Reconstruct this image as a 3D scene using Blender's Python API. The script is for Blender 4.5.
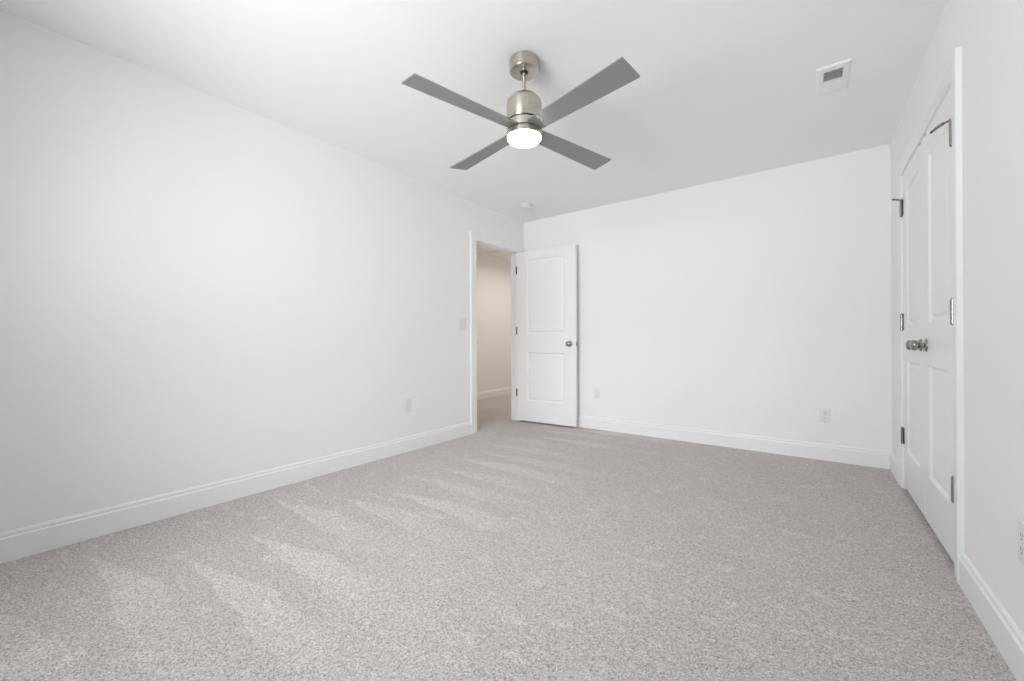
import bpy, bmesh, math, random
from mathutils import Matrix, Vector

S = bpy.context.scene
COL = S.collection
for o in list(bpy.data.objects):
    bpy.data.objects.remove(o, do_unlink=True)

# ---------------------------------------------------------------- camera
F_PX, YAW, PITCH, ROLL, CAM_Z = 404.57, 0.6383, 0.0024, -0.0032, 0.966
cy_, sy_, cp_, sp_ = math.cos(YAW), math.sin(YAW), math.cos(PITCH), math.sin(PITCH)
fw = Vector((-sy_ * cp_, cy_ * cp_, sp_))
r0 = Vector((cy_, sy_, 0.0))
u0 = r0.cross(fw)
rt = math.cos(ROLL) * r0 + math.sin(ROLL) * u0
up = -math.sin(ROLL) * r0 + math.cos(ROLL) * u0
cam_d = bpy.data.cameras.new('camera')
cam = bpy.data.objects.new('camera', cam_d)
COL.objects.link(cam)
cam.matrix_world = Matrix(((rt.x, up.x, -fw.x, 0), (rt.y, up.y, -fw.y, 0), (rt.z, up.z, -fw.z, CAM_Z), (0, 0, 0, 1)))
cam_d.sensor_fit = 'HORIZONTAL'
cam_d.sensor_width = 36.0
cam_d.lens = F_PX / 1024 * 36.0
cam_d.clip_start = 0.02
S.camera = cam

# ---------------------------------------------------------------- world, light, exposure
world = bpy.data.worlds.new('sky')
S.world = world
world.use_nodes = True
bgn = world.node_tree.nodes['Background']
sky = world.node_tree.nodes.new('ShaderNodeTexSky')
sky.sky_type = 'HOSEK_WILKIE'
sky.turbidity = 4.0
sky.sun_direction = (0.4, 0.5, 0.75)
world.node_tree.links.new(sky.outputs['Color'], bgn.inputs['Color'])
bgn.inputs['Strength'].default_value = 3.0

S.view_settings.view_transform = 'Standard'
S.view_settings.look = 'None'
S.view_settings.gamma = 1.0
S.view_settings.use_curve_mapping = False
S.view_settings.exposure = 0.02
S.cycles.max_bounces = 16
S.cycles.diffuse_bounces = 10
S.cycles.glossy_bounces = 4
S.cycles.sample_clamp_indirect = 6.0
S.cycles.caustics_reflective = False
S.cycles.caustics_refractive = False


def area(name, loc, rot, sx, sy, power, col):
    l = bpy.data.lights.new(name, 'AREA')
    l.shape = 'RECTANGLE'
    l.size, l.size_y = sx, sy
    l.energy = power
    l.color = col
    o = bpy.data.objects.new(name, l)
    COL.objects.link(o)
    o.location = loc
    o.rotation_euler = rot
    return o


# room extents (metres)
XL, XR, YB, YF, H = -2.872, 0.477, 4.128, -0.90, 2.44
WX0, WX1, WZ0, WZ1 = -2.0, -0.45, 0.62, 2.10        # the window behind the camera
# daylight entering the window behind the camera (stands outside the glass)
dl = area('window_daylight', ((WX0 + WX1) / 2, YF - 0.135, (WZ0 + WZ1) / 2), (math.radians(90), 0, 0), WX1 - WX0, WZ1 - WZ0, 36.0, (0.93, 0.97, 1.0))
dl.data.spread = math.radians(120)
# added area light beyond the window, brightens the back left of the room
sp = area('added_back_left_fill', (-0.6, -4.2, 2.15), (0, 0, 0), 2.0, 1.6, 215.0, (0.95, 0.975, 1.0))
sp.rotation_euler = (Vector((-1.7, 3.2, 0.8)) - Vector(sp.location)).to_track_quat('-Z', 'Y').to_euler()
# added upward-facing light outside the same window, lifts the ceiling brightness
area('added_ceiling_fill', (WX0 / 2 + WX1 / 2, YF - 3.9, -0.05), (math.radians(180), 0, 0), 6.0, 6.0, 1300.0, (0.97, 0.98, 0.985))
# the hallway's own ceiling lamp, out of sight past the door
hl = area('hallway_lamp_light', (-3.45, 5.5, 2.40), (0, 0, 0), 0.7, 2.2, 14.5, (1.0, 0.87, 0.76))
hl.data.spread = math.radians(165)

# ---------------------------------------------------------------- materials


def mat(name, col, rough=0.5, metal=0.0, spec=0.5):
    m = bpy.data.materials.new(name)
    m.use_nodes = True
    b = m.node_tree.nodes['Principled BSDF']
    b.inputs['Base Color'].default_value = (*col, 1)
    b.inputs['Roughness'].default_value = rough
    b.inputs['Metallic'].default_value = metal
    b.inputs['Specular IOR Level'].default_value = spec
    return m


def nodes(m):
    return m.node_tree.nodes, m.node_tree.links, m.node_tree.nodes['Principled BSDF']


def add_bump(m, scale, strength, dist, detail=3.0):
    n, l, b = nodes(m)
    tc = n.new('ShaderNodeTexCoord')
    t = n.new('ShaderNodeTexNoise')
    t.inputs['Scale'].default_value = scale
    t.inputs['Detail'].default_value = detail
    bp = n.new('ShaderNodeBump')
    bp.inputs['Strength'].default_value = strength
    bp.inputs['Distance'].default_value = dist
    l.new(tc.outputs['Object'], t.inputs['Vector'])
    l.new(t.outputs['Fac'], bp.inputs['Height'])
    l.new(bp.outputs['Normal'], b.inputs['Normal'])


M_WALL = mat('wall_paint', (0.87, 0.87, 0.87), 0.6, 0, 0.25)
add_bump(M_WALL, 180, 0.08, 0.002)
M_CEIL = mat('ceiling_paint', (0.895, 0.89, 0.88), 0.8, 0, 0.15)
add_bump(M_CEIL, 140, 0.10, 0.002)
M_TRIM = mat('trim_paint', (0.87, 0.87, 0.865), 0.32, 0, 0.4)
add_bump(M_TRIM, 30, 0.03, 0.002)
M_DOOR = mat('door_paint', (0.87, 0.868, 0.86), 0.34, 0, 0.4)
add_bump(M_DOOR, 45, 0.03, 0.002)
M_PLASTIC = mat('white_plastic', (0.80, 0.80, 0.795), 0.35, 0, 0.45)
M_REGISTER = mat('register_enamel', (0.84, 0.84, 0.835), 0.4, 0, 0.4)
M_DUCT = mat('duct_metal', (0.36, 0.36, 0.36), 0.55, 0.3)
M_DARK = mat('dark_slot', (0.09, 0.09, 0.09), 0.6)
M_SCREW = mat('screw_paint', (0.62, 0.62, 0.61), 0.4, 0.2)
M_RUBBER = mat('black_rubber', (0.03, 0.03, 0.03), 0.7)
M_WHITE_RUBBER = mat('white_rubber', (0.8, 0.8, 0.79), 0.5)
M_NICKEL = mat('satin_nickel', (0.36, 0.34, 0.31), 0.24, 1.0)
M_BLADE = mat('silver_blade', (0.285, 0.28, 0.275), 0.42, 0.35)
add_bump(M_BLADE, 60, 0.02, 0.001)

# brushed nickel of the fan: fine rings round the axis
M_BRUSHED = mat('brushed_nickel', (0.55, 0.515, 0.46), 0.30, 1.0)
n, l, b = nodes(M_BRUSHED)
tc = n.new('ShaderNodeTexCoord')
mp = n.new('ShaderNodeMapping')
mp.inputs['Scale'].default_value = (2.0, 2.0, 900.0)
t = n.new('ShaderNodeTexNoise')
t.inputs['Scale'].default_value = 1.0
t.inputs['Detail'].default_value = 2.0
rp = n.new('ShaderNodeMapRange')
rp.inputs['To Min'].default_value = 0.20
rp.inputs['To Max'].default_value = 0.34
l.new(tc.outputs['Object'], mp.inputs['Vector'])
l.new(mp.outputs['Vector'], t.inputs['Vector'])
l.new(t.outputs['Fac'], rp.inputs['Value'])
l.new(rp.outputs['Result'], b.inputs['Roughness'])
b.inputs['Anisotropic'].default_value = 0.8
b.inputs['Anisotropic Rotation'].default_value = 0.25
tg = n.new('ShaderNodeTangent')
tg.direction_type = 'RADIAL'
tg.axis = 'Z'
l.new(tg.outputs['Tangent'], b.inputs['Tangent'])

# lit opal glass of the fan lamp
M_GLOW = mat('lit_opal_glass', (0.95, 0.93, 0.9), 0.3)
n, l, b = nodes(M_GLOW)
b.inputs['Emission Color'].default_value = (1.0, 0.95, 0.88, 1)
b.inputs['Emission Strength'].default_value = 26.0

# window glass
M_GLASS = bpy.data.materials.new('window_glass')
M_GLASS.use_nodes = True
n, l = M_GLASS.node_tree.nodes, M_GLASS.node_tree.links
n.remove(n['Principled BSDF'])
tr = n.new('ShaderNodeBsdfTransparent')
gl = n.new('ShaderNodeBsdfGlossy')
gl.inputs['Roughness'].default_value = 0.02
fr = n.new('ShaderNodeFresnel')
fr.inputs['IOR'].default_value = 1.3
mx = n.new('ShaderNodeMixShader')
l.new(fr.outputs['Fac'], mx.inputs['Fac'])
l.new(tr.outputs['BSDF'], mx.inputs[1])
l.new(gl.outputs['BSDF'], mx.inputs[2])
l.new(mx.outputs['Shader'], n['Material Output'].inputs['Surface'])


def carpet_material():
    m = mat('carpet_pile', (0.5, 0.47, 0.45), 0.95, 0, 0.05)
    n, l, b = nodes(m)
    b.inputs['Sheen Weight'].default_value = 0.08
    b.inputs['Sheen Roughness'].default_value = 0.6
    tc = n.new('ShaderNodeTexCoord')

    def noise(scale, detail, rough=0.5, src=None, distortion=0.0):
        t = n.new('ShaderNodeTexNoise')
        t.inputs['Scale'].default_value = scale
        t.inputs['Detail'].default_value = detail
        t.inputs['Roughness'].default_value = rough
        t.inputs['Distortion'].default_value = distortion
        l.new(src or tc.outputs['Object'], t.inputs['Vector'])
        return t.outputs['Fac']

    def math_(op, a, b_, clamp=False):
        k = n.new('ShaderNodeMath')
        k.operation = op
        k.use_clamp = clamp
        for i, v in enumerate((a, b_)):
            if isinstance(v, (int, float)):
                k.inputs[i].default_value = v
            else:
                l.new(v, k.inputs[i])
        return k.outputs[0]
    # yarn mottling: two sizes of tuft, twisted so that they read as short curls
    fine = noise(200, 2.0, 0.6, None, 1.2)
    mid = noise(70, 3.0, 0.7, None, 0.8)
    mott = math_('ADD', math_('MULTIPLY', fine, 0.72), math_('MULTIPLY', mid, 0.28))
    cr = n.new('ShaderNodeValToRGB')
    e = cr.color_ramp.elements
    e[0].position, e[0].color = 0.36, (0.21, 0.190, 0.178, 1)
    e[1].position, e[1].color = 0.65, (0.82, 0.772, 0.748, 1)
    k = e.new(0.5)
    k.color = (0.55, 0.512, 0.493, 1)
    l.new(mott, cr.inputs['Fac'])
    # vacuum strokes: wedges of lifted nap that start a little way from the left wall and run out along X
    sep = n.new('ShaderNodeSeparateXYZ')
    l.new(tc.outputs['Object'], sep.inputs['Vector'])
    wob = noise(7.0, 3.0, 0.6)
    y = math_('ADD', sep.outputs['Y'], math_('MULTIPLY', math_('SUBTRACT', wob, 0.5), 0.07))
    y = math_('ADD', y, math_('MULTIPLY', sep.outputs['X'], 0.03))
    yr = math_('DIVIDE', y, 0.26)
    row = math_('FLOOR', yr, 0)
    ph = math_('SUBTRACT', yr, row)
    wn_ = n.new('ShaderNodeTexWhiteNoise')
    wn_.noise_dimensions = '1D'
    l.new(row, wn_.inputs['W'])
    start = math_('ADD', math_('MULTIPLY', wn_.outputs['Value'], 0.55), -2.70)
    run = math_('SUBTRACT', math_('ADD', sep.outputs['X'], math_('MULTIPLY', math_('SUBTRACT', wob, 0.5), 0.1)), start)
    wid = math_('MINIMUM', math_('MULTIPLY', run, 1.1), 0.55)
    edge = n.new('ShaderNodeMapRange')
    edge.interpolation_type = 'SMOOTHSTEP'
    edge.inputs['From Min'].default_value = -0.05
    edge.inputs['From Max'].default_value = 0.05
    l.new(math_('SUBTRACT', wid, ph), edge.inputs['Value'])
    fade = n.new('ShaderNodeMapRange')
    fade.interpolation_type = 'SMOOTHSTEP'
    fade.inputs['From Min'].default_value = 0.35
    fade.inputs['From Max'].default_value = 1.35
    fade.inputs['To Min'].default_value = 1.0
    fade.inputs['To Max'].default_value = 0.0
    l.new(run, fade.inputs['Value'])
    wedge = math_('MULTIPLY', math_('MULTIPLY', edge.outputs['Result'], fade.outputs['Result']), math_('ADD', 0.05, math_('MULTIPLY', wn_.outputs['Color'], 0.16)))
    # scattered lifted spots (treads) and slow unevenness
    mp = n.new('ShaderNodeMapping')
    mp.inputs['Scale'].default_value = (1.0, 1.7, 1)
    l.new(tc.outputs['Object'], mp.inputs['Vector'])
    spot = n.new('ShaderNodeMapRange')
    spot.interpolation_type = 'SMOOTHSTEP'
    spot.inputs['From Min'].default_value = 0.60
    spot.inputs['From Max'].default_value = 0.66
    l.new(noise(7.5, 2.0, 0.5, mp.outputs['Vector']), spot.inputs['Value'])
    slow = math_('MULTIPLY', math_('SUBTRACT', noise(1.6, 3.0, 0.55), 0.5), 0.16)
    nap = math_('ADD', math_('ADD', 1.0, wedge), math_('ADD', slow, math_('MULTIPLY', spot.outputs['Result'], 0.10)))
    mul = n.new('ShaderNodeMix')
    mul.data_type = 'RGBA'
    mul.blend_type = 'MULTIPLY'
    mul.inputs[0].default_value = 1.0
    l.new(cr.outputs['Color'], mul.inputs[6])
    l.new(nap, mul.inputs[7])
    l.new(mul.outputs[2], b.inputs['Base Color'])
    bp = n.new('ShaderNodeBump')
    bp.inputs['Strength'].default_value = 0.55
    bp.inputs['Distance'].default_value = 0.006
    l.new(mott, bp.inputs['Height'])
    l.new(bp.outputs['Normal'], b.inputs['Normal'])
    return m


M_CARPET = carpet_material()

# ---------------------------------------------------------------- mesh helpers


class MB:
    """collects shapes and links them as ONE mesh object"""

    def __init__(self):
        self.bm = bmesh.new()

    def poly(self, pts):
        return self.bm.faces.new([self.bm.verts.new(p) for p in pts])

    def box(self, x0, x1, y0, y1, z0, z1, bev=0.0, seg=2):
        r = bmesh.ops.create_cube(self.bm, size=1.0)
        vs = r['verts']
        for v in vs:
            v.co = Vector((x0 if v.co.x < 0 else x1, y0 if v.co.y < 0 else y1, z0 if v.co.z < 0 else z1))
        if bev:
            es = {e for v in vs for e in v.link_edges}
            bmesh.ops.bevel(self.bm, geom=list(es), offset=bev, segments=seg, affect='EDGES', profile=0.5)
        return self

    def lathe(self, prof, mtx=None, seg=48):
        """prof: (radius, height) pairs turned about local Z"""
        mtx = mtx or Matrix()
        rings = []
        for r, z in prof:
            if r < 1e-6:
                rings.append([self.bm.verts.new(mtx @ Vector((0, 0, z)))])
            else:
                rings.append([self.bm.verts.new(mtx @ Vector((r * math.cos(2 * math.pi * k / seg), r * math.sin(2 * math.pi * k / seg), z))) for k in range(seg)])
        for a, c in zip(rings, rings[1:]):
            for k in range(seg):
                k2 = (k + 1) % seg
                if len(a) == 1 and len(c) == 1:
                    continue
                if len(a) == 1:
                    self.bm.faces.new((a[0], c[k2], c[k]))
                elif len(c) == 1:
                    self.bm.faces.new((a[k], a[k2], c[0]))
                else:
                    self.bm.faces.new((a[k], a[k2], c[k2], c[k]))
        return self

    def tube(self, pts, rad, seg=12):
        pts = [Vector(p) for p in pts]
        rings = []
        for i, p in enumerate(pts):
            d = (pts[min(i + 1, len(pts) - 1)] - pts[max(i - 1, 0)]).normalized()
            a = d.cross(Vector((0, 0, 1)))
            a = a.normalized() if a.length > 1e-4 else Vector((1, 0, 0))
            c = d.cross(a)
            rr = rad[i] if isinstance(rad, (list, tuple)) else rad
            rings.append([self.bm.verts.new(p + rr * (a * math.cos(2 * math.pi * k / seg) + c * math.sin(2 * math.pi * k / seg))) for k in range(seg)])
        for a, c in zip(rings, rings[1:]):
            for k in range(seg):
                self.bm.faces.new((a[k], a[(k + 1) % seg], c[(k + 1) % seg], c[k]))
        self.bm.faces.new(rings[0][::-1])
        self.bm.faces.new(rings[-1])
        return self

    def sweep(self, sections, closed_profile=True):
        """sections: equally long lists of points; skinned, ends capped"""
        rs = [[self.bm.verts.new(p) for p in s] for s in sections]
        m = len(rs[0])
        for a, c in zip(rs, rs[1:]):
            for k in range(m if closed_profile else m - 1):
                self.bm.faces.new((a[k], a[(k + 1) % m], c[(k + 1) % m], c[k]))
        self.bm.faces.new(rs[0][::-1])
        self.bm.faces.new(rs[-1])
        return self

    def build(self, name, material, parent=None, smooth=False, angle=35, merge=False):
        if merge:
            bmesh.ops.remove_doubles(self.bm, verts=self.bm.verts, dist=1e-5)
        bmesh.ops.recalc_face_normals(self.bm, faces=self.bm.faces)
        me = bpy.data.meshes.new(name)
        if smooth:
            for f in self.bm.faces:
                f.smooth = True
            for e in self.bm.edges:
                if len(e.link_faces) == 2 and e.calc_face_angle() > math.radians(angle):
                    e.smooth = False
        self.bm.to_mesh(me)
        self.bm.free()
        me.materials.append(material)
        o = bpy.data.objects.new(name, me)
        COL.objects.link(o)
        if parent:
            o.parent = parent
        return o


def tag(o, label=None, cat=None, group=None, kind=None):
    for k, v in (('label', label), ('category', cat), ('group', group), ('kind', kind)):
        if v:
            o[k] = v
    return o


def empty(name, loc, rz=0.0):
    o = bpy.data.objects.new(name, None)
    o.empty_display_size = 0.1
    COL.objects.link(o)
    o.location = loc
    o.rotation_euler = (0, 0, rz)
    return o


def copy_tree(o, parent=None):
    c = o.copy()
    COL.objects.link(c)
    if parent:
        c.parent = parent
    for ch in list(o.children):
        copy_tree(ch, c)
    return c


def along_x(sign=1, loc=(0, 0, 0)):
    """local Z of a turned shape laid along +-X"""
    return Matrix.Translation(loc) @ Matrix.Rotation(math.radians(90 * sign), 4, 'Y')


def along_y(sign=1, loc=(0, 0, 0)):
    return Matrix.Translation(loc) @ Matrix.Rotation(math.radians(-90 * sign), 4, 'X')


# ---------------------------------------------------------------- room shell
WT = 0.115
DY0, DY1, DZ = 3.240, 4.010, 2.044        # bedroom door: clear opening between jambs
CY0, CY1, CZ = 2.438, 3.632, 2.040        # closet: clear opening
JT = 0.019
HX = -4.45                                # far wall of the hallway
HY0, HY1 = 1.2, 7.4
CLX = XR + WT + 0.62


def struct(name, mb, m, label=None, cat=None, **k):
    return tag(mb.build(name, m, **k), label, cat, None, 'structure')


struct('floor', MB().box(HX - 0.1, CLX + 0.1, YF - 0.15, HY1 + 0.1, -0.12, 0.0), M_CARPET, 'beige grey flecked carpet with vacuum marks covering the whole floor', 'floor')
struct('ceiling', MB().box(HX - 0.1, CLX + 0.1, YF - 0.15, HY1 + 0.1, H, H + 0.12), M_CEIL, 'flat white painted ceiling above the room', 'ceiling')
w = MB()
w.box(XL - WT, XL, YF, DY0 - JT, 0, H)
w.box(XL - WT, XL, DY1 + JT, HY1, 0, H)
w.box(XL - WT, XL, DY0 - JT, DY1 + JT, DZ + JT, H)
struct('wall_left', w, M_WALL, 'long white wall left of the open door', 'wall')
struct('wall_back', MB().box(XL, XR + WT, YB, YB + WT, 0, H), M_WALL, 'white wall behind the open door, facing the camera', 'wall')
w = MB()
w.box(XR, XR + WT, YF, CY0 - JT, 0, H)
w.box(XR, XR + WT, CY1 + JT, YB, 0, H)
w.box(XR, XR + WT, CY0 - JT, CY1 + JT, CZ + JT, H)
struct('wall_right', w, M_WALL, 'white wall around the closet doors', 'wall')
w = MB()
w.box(HX, WX0, YF - WT, YF, 0, H)
w.box(WX1, CLX, YF - WT, YF, 0, H)
w.box(WX0, WX1, YF - WT, YF, 0, WZ0)
w.box(WX0, WX1, YF - WT, YF, WZ1, H)
struct('wall_front', w, M_WALL, 'white wall with the window behind the camera', 'wall')
struct('wall_hallway', MB().box(HX - WT, HX, HY0 - WT, HY1 + WT, 0, H), M_WALL, 'white hallway wall seen through the open doorway', 'wall')
struct('wall_hallway_far', MB().box(HX, XL - WT, HY1, HY1 + WT, 0, H), M_WALL, 'white wall closing the far end of the hallway', 'wall')
struct('wall_hallway_near', MB().box(HX, XL - WT, HY0 - WT, HY0, 0, H), M_WALL, 'white wall closing the near end of the hallway', 'wall')
w = MB()
w.box(CLX, CLX + 0.08, CY0 - 0.35, YB + WT, 0, H)
w.box(XR + WT, CLX, CY0 - 0.35, CY0 - 0.27, 0, H)
w.box(XR + WT, CLX, YB, YB + WT, 0, H)
struct('wall_closet', w, M_WALL, 'white walls inside the closet behind its closed doors', 'wall')

# baseboards -------------------------------------------------------
BASE_P = [(0, 0), (0.0150, 0), (0.0150, 0.1040), (0.0135, 0.1062), (0.0082, 0.1085), (0.0075, 0.1120), (0.0092, 0.1170), (0.0092, 0.1215), (0.0070, 0.1275), (0.0030, 0.1315), (0, 0.1320)]


def baseboard(name, p0, p1, out, label):
    """p0, p1 floor points on the wall; out = unit vector into the room"""
    secs = [[(p[0] + d * out[0], p[1] + d * out[1], z) for d, z in BASE_P] for p in (p0, p1)]
    return struct(name, MB().sweep(secs), M_TRIM, label, 'baseboard', smooth=True, angle=30)


CW, REV = 0.093, 0.009
baseboard('baseboard_left', (XL, YF), (XL, DY0 - REV - CW), (1, 0), 'long white baseboard along the left wall')
baseboard('baseboard_back', (XL, YB), (XR, YB), (0, -1), 'white baseboard along the wall behind the open door')
baseboard('baseboard_right', (XR, YF), (XR, CY0 - REV - CW), (-1, 0), 'white baseboard on the near side of the closet')
baseboard('baseboard_right', (XR, CY1 + REV + CW), (XR, YB - 0.015), (-1, 0), 'short white baseboard between closet and room corner')
baseboard('baseboard_front', (XL + 0.015, YF), (XR - 0.015, YF), (0, 1), 'white baseboard under the window behind the camera')
baseboard('baseboard_hallway', (HX, HY0), (HX, HY1), (1, 0), 'white baseboard in the hallway beyond the doorway')

# door casings and jambs ---------------------------------------------
CAS_P = [(0.000, 0.000), (0.000, 0.0085), (0.003, 0.0105), (0.014, 0.0110), (0.017, 0.0125), (0.036, 0.0130), (0.052, 0.0150), (0.060, 0.0178), (0.066, 0.0185), (0.079, 0.0185), (0.083, 0.0160), (0.083, 0.000)]


def casing(xw, sx, y0, y1, zt, parent):
    secs = []
    for k in range(4):
        s = []
        for d, t in CAS_P:
            ds, dt = d * CW / 0.083 + REV, d * 0.97 + 0.005
            y = (y0 - ds) if k < 2 else (y1 + ds)
            z = 0.0 if k in (0, 3) else zt + dt
            s.append((xw + sx * t, y, z))
        secs.append(s)
    return MB().sweep(secs).build('casing', M_TRIM, parent, smooth=True, angle=25)


def jamb(xa, xb, y0, y1, zt, parent):
    m = MB()
    m.box(xa, xb, y0 - JT, y0, 0, zt)
    m.box(xa, xb, y1, y1 + JT, 0, zt)
    m.box(xa, xb, y0 - JT, y1 + JT, zt, zt + JT)
    return m.build('jamb', M_TRIM, parent)


def door_stop_strip(xa, xb, y0, y1, zt, parent):
    m = MB()
    m.box(xa, xb, y0, y0 + 0.011, 0, zt, 0.002)
    m.box(xa, xb, y1 - 0.011, y1, 0, zt, 0.002)
    m.box(xa, xb, y0 + 0.011, y1 - 0.011, zt - 0.011, zt, 0.002)
    return m.build('stop_strip', M_TRIM, parent)


t1 = tag(empty('trim_1', (0, 0, 0)), 'white casing and jamb around the open doorway to the hallway', 'door frame', None, 'structure')
casing(XL, 1, DY0, DY1, DZ, t1)
o = casing(XL - WT, -1, DY0, DY1, DZ, t1)
jamb(XL - WT, XL, DY0, DY1, DZ, t1)
door_stop_strip(XL - 0.075, XL - 0.040, DY0, DY1, DZ, t1)
m = MB().box(XL - 0.034, XL + 0.001, DY0, DY0 + 0.0015, 0.935, 0.992)
m.box(XL + 0.0005, XL + 0.0025, DY0 - 0.005, DY0 + 0.003, 0.948, 0.978, 0.0006)
tag(m.build('strike_plate', M_NICKEL, t1), 'nickel strike plate')

t2 = tag(empty('trim_2', (0, 0, 0)), 'white casing and jamb around the closed closet doors', 'door frame', None, 'structure')
casing(XR, -1, CY0, CY1, CZ, t2)
jamb(XR, XR + WT, CY0, CY1, CZ, t2)
for yc in (2.972, 3.098):
    m = MB().box(XR - 0.0015, XR + 0.022, yc - 0.013, yc + 0.013, CZ - 0.009, CZ - 0.0003, 0.0008)
    tag(m.build('catch_plate', M_NICKEL, t2), 'small nickel catch plate above the closet doors')

# ---------------------------------------------------------------- doors
PAN_P = [(0.000, 0.0), (0.003, 0.0012), (0.013, 0.0120), (0.019, 0.0128), (0.024, 0.0124), (0.038, 0.0058), (0.042, 0.0054)]


def door_leaf(parent, w, h, t, px0, px1, bands):
    """leaf in local coords: width 0..w on X, faces at Y=0 and Y=t, Z 0..h"""
    m = MB()
    xs = [0, px0, px1, w]
    zs = [0] + [z for b_ in bands for z in b_] + [h]
    for Y in (0.0, t):
        for i in range(3):
            for j in range(len(zs) - 1):
                if i == 1 and j % 2 == 1:
                    continue
                m.poly([(xs[i], Y, zs[j]), (xs[i + 1], Y, zs[j]), (xs[i + 1], Y, zs[j + 1]), (xs[i], Y, zs[j + 1])])
    for j in range(len(zs) - 1):
        for X in (0, w):
            m.poly([(X, 0, zs[j]), (X, t, zs[j]), (X, t, zs[j + 1]), (X, 0, zs[j + 1])])
    for i in range(3):
        for Z in (0, h):
            m.poly([(xs[i], 0, Z), (xs[i + 1], 0, Z), (xs[i + 1], t, Z), (xs[i], t, Z)])
    bmesh.ops.remove_doubles(m.bm, verts=m.bm.verts, dist=1e-5)
    es = [e for e in m.bm.edges if len(e.link_faces) == 2 and e.calc_face_angle() > 1.0]
    bmesh.ops.bevel(m.bm, geom=es, offset=0.0018, segments=2, affect='EDGES', profile=0.5)
    m.build('leaf', M_DOOR, parent)
    for z0, z1 in bands:
        m = MB()
        for Y, s in ((0.0, 1), (t, -1)):
            loops = []
            for d, dep in PAN_P:
                loops.append([m.bm.verts.new(p) for p in ((px0 + d, Y + s * dep, z0 + d), (px1 - d, Y + s * dep, z0 + d), (px1 - d, Y + s * dep, z1 - d), (px0 + d, Y + s * dep, z1 - d))])
            for a, c in zip(loops, loops[1:]):
                for k in range(4):
                    f = (a[k], a[(k + 1) % 4], c[(k + 1) % 4], c[k])
                    m.bm.faces.new(f if s == 1 else f[::-1])
            m.bm.faces.new(loops[-1] if s == 1 else loops[-1][::-1])
        me = bpy.data.meshes.new('panel')
        m.bm.to_mesh(me)
        m.bm.free()
        me.materials.append(M_DOOR)
        o = bpy.data.objects.new('panel', me)
        COL.objects.link(o)
        o.parent = parent


KNOB_P = [(0, 0), (0.033, 0), (0.033, 0.003), (0.030, 0.008), (0.020, 0.010), (0.0135, 0.013), (0.0120, 0.020), (0.0130, 0.026), (0.0190, 0.031), (0.0255, 0.037), (0.0278, 0.044), (0.0265, 0.051), (0.0215, 0.0575), (0.0130, 0.0610), (0, 0.0620)]


def knob(parent, x, y, z, sign):
    """round knob whose axis runs along local Y (sign -1: towards -Y)"""
    k = MB().lathe(KNOB_P[5:], along_y(sign, (x, y, z)), 32).build('knob', M_NICKEL, parent, smooth=True, angle=60)
    MB().lathe(KNOB_P[:6], along_y(sign, (x, y, z)), 32).build('rose', M_NICKEL, k, smooth=True, angle=50)
    return k


def knuckle(m, x, y, z, r, h):
    n_ = 5
    for k in range(n_):
        a, c = z - h / 2 + h * k / n_, z - h / 2 + h * (k + 1) / n_
        m.lathe([(0, a), (r * 0.9, a), (r, a + 0.0008), (r, c - 0.0008), (r * 0.9, c), (0, c)], Matrix.Translation((x, y, 0)), 16)
    for s, zz in ((1, z + h / 2), (-1, z - h / 2)):
        m.lathe([(r * 0.62, zz), (r * 0.75, zz + s * 0.002), (r * 0.5, zz + s * 0.005), (0, zz + s * 0.006)], Matrix.Translation((x, y, 0)), 12)


# open bedroom door, hinged on the jamb by the room corner, swung just past square
DW, DH, DT = 0.762, 2.018, 0.035
d1 = tag(empty('door_1', (-2.861, 3.966, 0.021), math.atan2(0.047, 0.76)), 'open white two-panel door standing in front of the back wall', 'door', None, 'structure')
door_leaf(d1, DW, DH, DT, 0.132, DW - 0.136, [(0.238, 0.815), (1.032, 1.918)])
knob(d1, DW - 0.072, 0.0, 0.917, -1)
knob(d1, DW - 0.072, DT, 0.917, 1)
m = MB().box(DW - 0.0005, DW + 0.0012, 0.006, DT - 0.006, 0.888, 0.946, 0.0005)
m.box(DW, DW + 0.010, 0.011, DT - 0.011, 0.906, 0.928, 0.002)
tag(m.build('latch_plate', M_NICKEL, d1), 'nickel latch plate')
for zc in (1.815, 1.075, 0.325):
    m = MB()
    knuckle(m, -0.004, DT + 0.006, zc, 0.0065, 0.09)
    m.box(-0.0022, 0.0006, 0.004, DT + 0.004, zc - 0.045, zc + 0.045)
    m.box(-0.044, -0.006, DT + 0.0060, DT + 0.0085, zc - 0.045, zc + 0.045)
    tag(m.build('hinge', M_NICKEL, d1, smooth=True), 'nickel hinge')

# closet pair
GAP = 0.003
CDW = (CY1 - CY0) / 2 - GAP - 0.0015
YM = (CY0 + CY1) / 2


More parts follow.
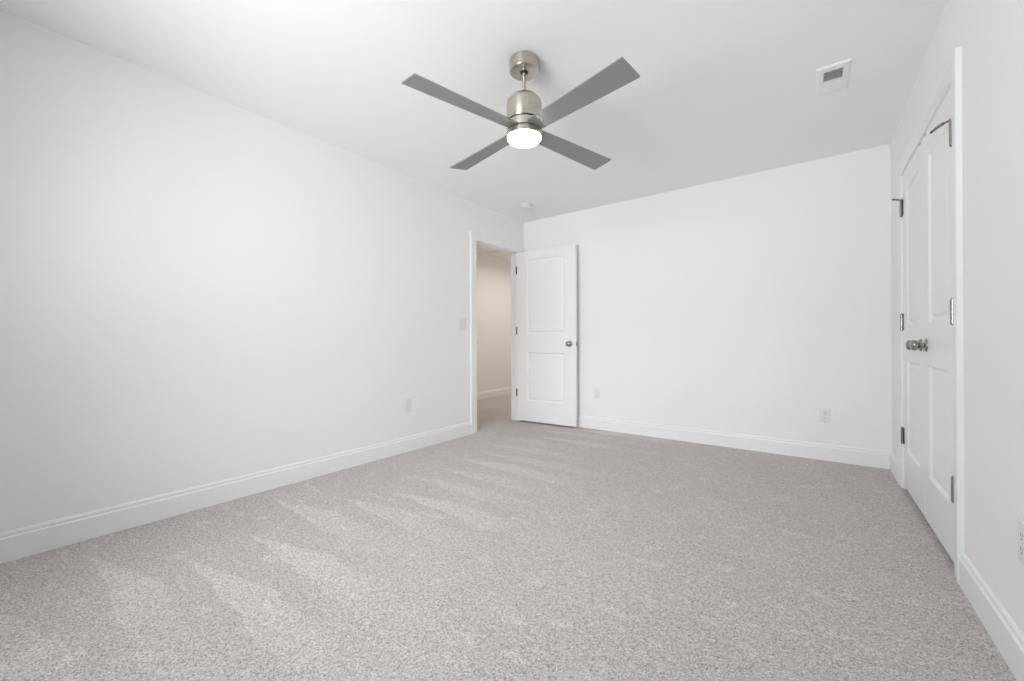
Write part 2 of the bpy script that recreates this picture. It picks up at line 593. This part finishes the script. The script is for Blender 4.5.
def closet_door(name, y_hinge, sgn, label):
    """local X runs from the hinge edge to the meeting edge, local -Y... faces the room"""
    o = empty(name, (XR, y_hinge, 0.024), 0)
    o.rotation_euler = (0, 0, math.radians(90))
    tag(o, label, 'door', None, 'structure')
    inner = o
    # after the turn local X = world +Y and local Y = world -X, so the leaf goes to negative local Y
    w_ = CDW
    x0 = 0.0 if sgn > 0 else -w_
    tmp_children = []
    before = set(bpy.data.objects)
    door_leaf(inner, w_, 2.010, DT, 0.112, w_ - 0.112, [(0.232, 0.812), (1.032, 1.895)])
    kx = w_ - 0.060 if sgn > 0 else 0.060
    knob(inner, kx, DT, 0.915, 1)
    for c in set(bpy.data.objects) - before:
        if c.parent is inner:
            c.location = (x0, -DT, 0)
    hx = -0.0015 * sgn
    for i, zc in enumerate((1.802, 1.060, 0.322)):
        m = MB()
        knuckle(m, hx, 0.0080, zc, 0.0080, 0.102)
        m.box(min(hx - sgn * 0.004, hx + sgn * 0.027), max(hx - sgn * 0.004, hx + sgn * 0.027), -0.0005, 0.0018, zc - 0.051, zc + 0.051)
        h_ = tag(m.build('hinge', M_NICKEL, inner, smooth=True), 'nickel hinge')
        if i == 0:
            zt = zc + 0.051
            m = MB()
            m.lathe([(0, 0), (0.0095, 0), (0.0105, 0.002), (0.0105, 0.006), (0.0095, 0.008), (0, 0.008)], Matrix.Translation((hx, 0.0080, zt)), 20)
            m.tube([(hx, 0.0080, zt + 0.004), (hx + sgn * 0.010, 0.020, zt + 0.004), (hx + sgn * 0.020, 0.029, zt + 0.004)], 0.0042)
            m.tube([(hx + sgn * 0.018, 0.0272, zt + 0.004), (hx + sgn * 0.040, 0.042, zt + 0.0015), (hx + sgn * 0.060, 0.0515, zt - 0.002)], [0.0062, 0.0062, 0.0055])
            st = m.build('hinge_pin_stop', M_NICKEL, inner, smooth=True)
            m = MB().tube([(hx + sgn * 0.059, 0.051, zt - 0.0018), (hx + sgn * 0.069, 0.0555, zt - 0.004), (hx + sgn * 0.073, 0.057, zt - 0.005)], [0.0048, 0.0048, 0.0035])
            tag(m.build('bumper', M_RUBBER, st, smooth=True), 'dark rubber bumper')
    return o


closet_door('door_2', CY0 + GAP, 1, 'nearer closed white closet door, hinged on the camera side')
closet_door('door_3', CY1 - GAP, -1, 'farther closed white closet door, hinged next to the room corner')

# ---------------------------------------------------------------- window behind the camera
wn = tag(empty('window_1', (0, 0, 0)), 'white double window in the wall behind the camera', 'window', None, 'structure')
WM = (WX0 + WX1) / 2
m = MB()
for xa, xb in ((WX0, WX0 + 0.04), (WM - 0.035, WM + 0.035), (WX1 - 0.04, WX1)):
    m.box(xa, xb, YF - 0.108, YF - 0.066, WZ0, WZ1)
m.box(WX0, WX1, YF - 0.108, YF - 0.066, WZ1 - 0.04, WZ1)
m.box(WX0, WX1, YF - 0.108, YF - 0.066, WZ0, WZ0 + 0.03)
m.build('frame', M_TRIM, wn)
for xa, xb in ((WX0 + 0.04, WM - 0.035), (WM + 0.035, WX1 - 0.04)):
    for za, zb, yy in ((WZ0 + 0.03, 1.375, -0.080), (1.345, WZ1 - 0.04, -0.098)):
        m = MB()
        y0, y1 = YF + yy - 0.008, YF + yy + 0.008
        m.box(xa, xa + 0.035, y0, y1, za, zb)
        m.box(xb - 0.035, xb, y0, y1, za, zb)
        m.box(xa + 0.035, xb - 0.035, y0, y1, za, za + 0.035)
        m.box(xa + 0.035, xb - 0.035, y0, y1, zb - 0.035, zb)
        s_ = m.build('sash', M_TRIM, wn)
        MB().box(xa + 0.03, xb - 0.03, YF + yy - 0.002, YF + yy + 0.002, za + 0.03, zb - 0.03).build('pane', M_GLASS, s_)
MB().box(WX0 - 0.10, WX1 + 0.10, YF - 0.01, YF + 0.03, WZ0 - 0.02, WZ0, 0.004).build('sill', M_TRIM, wn)
m = MB()
m.box(WX0 - 0.083, WX0, YF, YF + 0.017, WZ0, WZ1 + 0.083, 0.003)
m.box(WX1, WX1 + 0.083, YF, YF + 0.017, WZ0, WZ1 + 0.083, 0.003)
m.box(WX0, WX1, YF, YF + 0.017, WZ1, WZ1 + 0.083, 0.003)
m.box(WX0 - 0.083, WX1 + 0.083, YF, YF + 0.015, WZ0 - 0.09, WZ0 - 0.02, 0.003)
m.build('casing', M_TRIM, wn)

# ---------------------------------------------------------------- ceiling fan
FX, FY = -1.2085, 1.7425
fan = tag(empty('ceiling_fan', (FX, FY, H)), 'brushed nickel ceiling fan with four grey blades and a lit round lamp', 'ceiling fan')


def fz(p):
    return [(r, z - H) for r, z in p]


MB().lathe(fz([(0, 2.4399), (0.0745, 2.4399), (0.0755, 2.4385), (0.0755, 2.381), (0.0735, 2.3785), (0.070, 2.3775), (0.022, 2.3770), (0.021, 2.3790), (0.021, 2.400), (0, 2.400)]), seg=72).build('canopy', M_BRUSHED, fan, smooth=True, angle=30)
m = MB()
sph = [(0.0205 * math.sin(a), 2.388 - 0.0205 * math.cos(a)) for a in [math.pi * k / 12 for k in range(13)]]
m.lathe(fz(sph), seg=32)
tag(m.build('hanger_ball', M_RUBBER, fan, smooth=True, angle=60), 'black hanger ball')
MB().lathe(fz([(0, 2.385), (0.0105, 2.385), (0.0105, 2.25), (0, 2.25)]), seg=32).build('downrod', M_BRUSHED, fan, smooth=True)
for a in (2.2, 5.3):
    sx_, sy__ = 0.045 * math.cos(a), 0.045 * math.sin(a)
    MB().lathe([(0.0045, 2.3782 - H), (0.004, 2.3760 - H), (0, 2.3755 - H)], Matrix.Translation((sx_, sy__, 0)), 12).build('canopy_screw', M_NICKEL, fan, smooth=True)
MB().lathe(fz([(0, 2.272), (0.016, 2.272), (0.0175, 2.270), (0.0175, 2.258), (0.031, 2.256), (0.033, 2.253), (0.033, 2.243), (0, 2.243)]), seg=48).build('coupler', M_BRUSHED, fan, smooth=True, angle=30)
hs = [(0, 2.246), (0.060, 2.246), (0.066, 2.2445), (0.073, 2.240)]
hs += [(0.0890, 2.221), (0.0915, 2.214), (0.0925, 2.205), (0.0925, 2.116), (0.0915, 2.1135), (0.0885, 2.1125), (0, 2.1125)]
MB().lathe(fz(hs), seg=96).build('motor_housing', M_BRUSHED, fan, smooth=True, angle=28)
MB().lathe(fz([(0, 2.114), (0.081, 2.114), (0.081, 2.104), (0, 2.104)]), seg=72).build('gap_ring', M_DARK, fan, smooth=True, angle=30)
MB().lathe(fz([(0, 2.1065), (0.0905, 2.1065), (0.0915, 2.1055), (0.0915, 2.068), (0.0905, 2.067), (0, 2.067)]), seg=96).build('blade_hub', M_BRUSHED, fan, smooth=True, angle=30)
MB().lathe(fz([(0, 2.068), (0.082, 2.068), (0.082, 2.058), (0, 2.058)]), seg=72).build('gap_ring', M_DARK, fan, smooth=True, angle=30)
lk = MB().lathe(fz([(0, 2.060), (0.0925, 2.060), (0.0932, 2.0585), (0.0932, 2.034), (0.0920, 2.0325), (0.086, 2.0325), (0, 2.0335)]), seg=96).build('lamp_ring', M_BRUSHED, fan, smooth=True, angle=30)
gl_p = [(0, 2.034), (0.0860, 2.034), (0.0872, 2.031), (0.0868, 2.0265), (0.0840, 2.0215), (0.078, 2.0175), (0.068, 2.0150), (0.05, 2.0135), (0.025, 2.0130), (0, 2.0128)]
tag(MB().lathe(fz(gl_p), seg=72).build('lamp_glass', M_GLOW, fan, smooth=True, angle=60), 'lit opal glass lamp')

R_TIP, R_ROOT, WT_TIP, WT_ROOT, B_PITCH, B_Z = 0.653, 0.070, 0.0648, 0.0475, -0.177, 2.0750


def blade_bm():
    m = MB()
    th = 0.0055
    # outline: rounded tip corners, taper to the root
    cr = 0.006
    pts = [(R_ROOT, -WT_ROOT + 0.0008)]
    for k in range(6):
        a = -math.pi / 2 + math.pi / 2 * k / 5
        pts.append((R_TIP - cr + cr * math.cos(a), -WT_TIP + cr + cr * math.sin(a)))
    for k in range(6):
        a = math.pi / 2 * k / 5
        pts.append((R_TIP - cr + cr * math.cos(a), WT_TIP - cr + cr * math.sin(a)))
    pts.append((R_ROOT, WT_ROOT - 0.0008))
    rot = Matrix.Rotation(B_PITCH, 4, 'X')
    secs = [[tuple(rot @ Vector((x, y, zz))) for x, y in pts] for zz in (-th / 2, th / 2)]
    m.sweep(secs)
    es = [e for e in m.bm.edges if len(e.link_faces) == 2 and e.calc_face_angle() > 1.2 and any(len(f.verts) > 4 for f in e.link_faces)]
    bmesh.ops.bevel(m.bm, geom=es, offset=0.0011, segments=2, affect='EDGES', profile=0.5)
    return m


TILT = 0.022
for k in range(4):
    a = -0.2469 + math.pi / 2 * k
    ob = blade_bm().build('blade', M_BLADE, fan, smooth=True, angle=40)
    ob.matrix_local = Matrix.Translation((0, 0, B_Z - H)) @ Matrix.Rotation(TILT, 4, 'Y') @ Matrix.Rotation(a, 4, 'Z')

# ---------------------------------------------------------------- smoke detector
sd = tag(empty('smoke_detector', (-2.468, 3.590, H)), 'small round white smoke detector on the ceiling near the far left corner', 'smoke detector')
MB().lathe([(0, -0.0002), (0.063, -0.0002), (0.064, -0.002), (0.064, -0.010), (0.062, -0.012), (0, -0.012)], seg=48).build('base', M_PLASTIC, sd, smooth=True, angle=30)
MB().lathe([(0, -0.011), (0.056, -0.011), (0.058, -0.0145), (0.0575, -0.026), (0.053, -0.034), (0.045, -0.037), (0.026, -0.038), (0.025, -0.0365), (0.016, -0.0365), (0.0155, -0.0385), (0, -0.039)], seg=48).build('cover', M_PLASTIC, sd, smooth=True, angle=35)
m = MB()
for k in range(20):
    a = 2 * math.pi * k / 20
    mt = Matrix.Rotation(a, 4, 'Z')
    p = [mt @ Vector(v) for v in ((0.0582, -0.005, -0.0165), (0.0582, 0.005, -0.0165), (0.0582, 0.005, -0.0225), (0.0582, -0.005, -0.0225))]
    q = [mt @ Vector((v[0] - 0.002, v[1], v[2])) for v in ((0.0582, -0.005, -0.0165), (0.0582, 0.005, -0.0165), (0.0582, 0.005, -0.0225), (0.0582, -0.005, -0.0225))]
    m.sweep([q, p])
tag(m.build('smoke_slots', M_DUCT, sd), 'grey ring of smoke slots')

# ---------------------------------------------------------------- ceiling air register
VX0, VX1, VY0, VY1 = 0.024, 0.173, 2.752, 3.064
VXC, VYC = (VX0 + VX1) / 2, (VY0 + VY1) / 2
vt = tag(empty('ceiling_vent', (VXC, VYC, H)), 'white rectangular air register in the ceiling by the closet', 'vent')
hx_, hy_ = (VX1 - VX0) / 2, (VY1 - VY0) / 2
ix, iy = 0.042, 0.112
m = MB()
prof = [(0.0, 0.0), (0.0, -0.004), (0.004, -0.0075), (0.012, -0.0085), (0.99, -0.0085)]
loops = []
for d, z in [(0.0, -0.0001), (0.0005, -0.004), (0.005, -0.009), (0.014, -0.0105), (None, -0.0105), (None, 0.0)]:
    if d is None:
        rx, ry = ix, iy
    else:
        rx, ry = hx_ - d, hy_ - d
    loops.append([m.bm.verts.new(p) for p in ((-rx, -ry, z), (rx, -ry, z), (rx, ry, z), (-rx, ry, z))])
for a, c in zip(loops, loops[1:]):
    for k in range(4):
        m.bm.faces.new((a[k], a[(k + 1) % 4], c[(k + 1) % 4], c[k]))
m.box(-ix, ix, -0.006, 0.006, -0.0105, -0.002)
m.build('frame', M_REGISTER, vt)
MB().box(-ix, ix, -iy, iy, -0.0022, -0.0004).build('duct_opening', M_DUCT, vt)


def louvers(y0, y1, tilt, name):
    m = MB()
    cnt = 7
    for k in range(cnt):
        yc = y0 + (y1 - y0) * (k + 0.5) / cnt
        hw, t_ = 0.0072, 0.0005
        c_, s_ = math.cos(tilt), math.sin(tilt)
        sec = [(yc + a * hw * c_ - b_ * t_ * s_, -0.0068 + a * hw * s_ + b_ * t_ * c_) for a, b_ in ((-1, -1), (1, -1), (1, 1), (-1, 1))]
        m.sweep([[(xx, y, max(-0.0125, min(-0.0024, z))) for y, z in sec] for xx in (-ix, ix)])
    return m.build(name, M_REGISTER, vt)


louvers(-iy, -0.006, math.radians(40), 'louver_bank')
louvers(0.006, iy, math.radians(-40), 'louver_bank')
m = MB().box(-0.004, 0.004, iy + 0.002, iy + 0.016, -0.021, -0.0100, 0.0015)
m.build('damper_lever', M_REGISTER, vt)
for s in (-1, 1):
    MB().lathe([(0.004, -0.0104), (0.0035, -0.0122), (0, -0.0126)], Matrix.Translation((0, s * (hy_ - 0.013), 0)), 12).build('screw', M_SCREW, vt, smooth=True)


# ---------------------------------------------------------------- outlets and switch
def plate_shape(w, h, t=0.0058, r=0.004):
    """wall plate in local XZ, room side towards -Y"""
    m = MB()
    m.box(-w / 2, w / 2, -t, -0.0001, -h / 2, h / 2, 0.0024, 3)
    return m


def outlet(loc, rz, label):
    o = tag(empty('power_outlet', loc, rz), label, 'outlet', 'white wall outlets near the floor')
    plate_shape(0.072, 0.117).build('face_plate', M_PLASTIC, o, smooth=True, angle=30)
    for s in (-1, 1):
        zc = s * 0.0195
        m = MB()
        pts = []
        for k in range(32):
            a = 2 * math.pi * k / 32
            pts.append((0.0172 * math.cos(a), max(-0.0135, min(0.0135, 0.0172 * math.sin(a)))))
        m.sweep([[(x, yy, zc + z) for x, z in pts] for yy in (-0.0050, -0.0068)])
        rc = m.build('receptacle', M_PLASTIC, o)
        m = MB()
        m.box(-0.0078, -0.0054, -0.0071, -0.0060, zc - 0.001, zc + 0.0085)
        m.box(0.0054, 0.0078, -0.0071, -0.0060, zc + 0.0005, zc + 0.0075)
        m.lathe([(0, 0.0060), (0.0026, 0.0060), (0.0026, 0.0071), (0, 0.0071)], along_y(-1, (0, 0, zc - 0.0075)), 12)
        tag(m.build('slots', M_DARK, rc), 'dark plug slots')
    MB().lathe([(0.0030, 0.0055), (0.0028, 0.0066), (0, 0.0069)], along_y(-1), 12).build('screw', M_SCREW, o, smooth=True)
    return o


outlet((XL, 2.318, 0.403), math.radians(90), 'white outlet low on the left wall, before the doorway')
outlet((-1.901, YB, 0.400), 0.0, 'white outlet on the back wall just right of the open door')
outlet((0.081, YB, 0.361), 0.0, 'white outlet on the back wall towards the closet')
outlet((XR, 1.764, 0.394), math.radians(-90), 'white outlet on the right wall, cut by the photo edge')
outlet((HX, 5.010, 0.400), math.radians(90), 'white outlet on the hallway wall beyond the doorway')

sw = tag(empty('light_switch', (XL, 3.020, 1.145), math.radians(90)), 'white light switch plate beside the doorway on the left wall', 'light switch')
plate_shape(0.110, 0.117).build('face_plate', M_PLASTIC, sw, smooth=True, angle=30)
for s, up_ in ((-1, 1), (1, 1)):
    xc = s * 0.0232
    m = MB()
    m.box(xc - 0.0055, xc + 0.0055, -0.0064, -0.0050, -0.0125, 0.0125)
    c = m.build('toggle_slot', M_SCREW, sw)
    m = MB()
    m.sweep([[(xc - 0.0042, -0.0058, -0.004), (xc + 0.0042, -0.0058, -0.004), (xc + 0.0042, -0.0058, 0.0065), (xc - 0.0042, -0.0058, 0.0065)],
             [(xc - 0.0034, -0.0165, 0.004 * up_ + 0.002), (xc + 0.0034, -0.0165, 0.004 * up_ + 0.002), (xc + 0.0034, -0.0165, 0.011), (xc - 0.0034, -0.0165, 0.011)]])
    m.build('toggle', M_PLASTIC, sw)
for s in (-1, 1):
    for zz in (-0.030, 0.030):
        MB().lathe([(0.0030, 0.0055), (0.0028, 0.0066), (0, 0.0069)], along_y(-1, (s * 0.0232, 0, zz)), 12).build('screw', M_SCREW, sw, smooth=True)

# ---------------------------------------------------------------- baseboard door stop
bs = tag(empty('door_stop', (-2.139, YB - 0.015, 0.066)), 'small door stop with black rubber tip on the baseboard behind the open door', 'door stop')
MB().lathe([(0, 0), (0.012, 0), (0.012, 0.003), (0.006, 0.006), (0.0045, 0.008), (0.0045, 0.034), (0, 0.034)], along_y(-1), 20).build('post', M_NICKEL, bs, smooth=True)
tag(MB().lathe([(0, 0.030), (0.0075, 0.030), (0.0085, 0.033), (0.0085, 0.042), (0.0065, 0.046), (0, 0.047)], along_y(-1), 20).build('tip', M_RUBBER, bs, smooth=True), 'black rubber tip')

# ---------------------------------------------------------------- attic access panel in the hallway ceiling
at = tag(empty('attic_hatch', (-3.98, 5.65, H)), 'white framed access panel in the hallway ceiling beyond the doorway', 'access panel')
ax, ay = 0.36, 0.55
m = MB()
for xa, xb, ya, yb_ in ((-ax, ax, -ay, -ay + 0.057), (-ax, ax, ay - 0.057, ay), (-ax, -ax + 0.057, -ay + 0.057, ay - 0.057), (ax - 0.057, ax, -ay + 0.057, ay - 0.057)):
    m.box(xa, xb, ya, yb_, -0.017, -0.0001, 0.003)
m.build('frame', M_TRIM, at)
MB().box(-ax + 0.057, ax - 0.057, -ay + 0.057, ay - 0.057, -0.008, -0.0001).build('panel', M_TRIM, at)
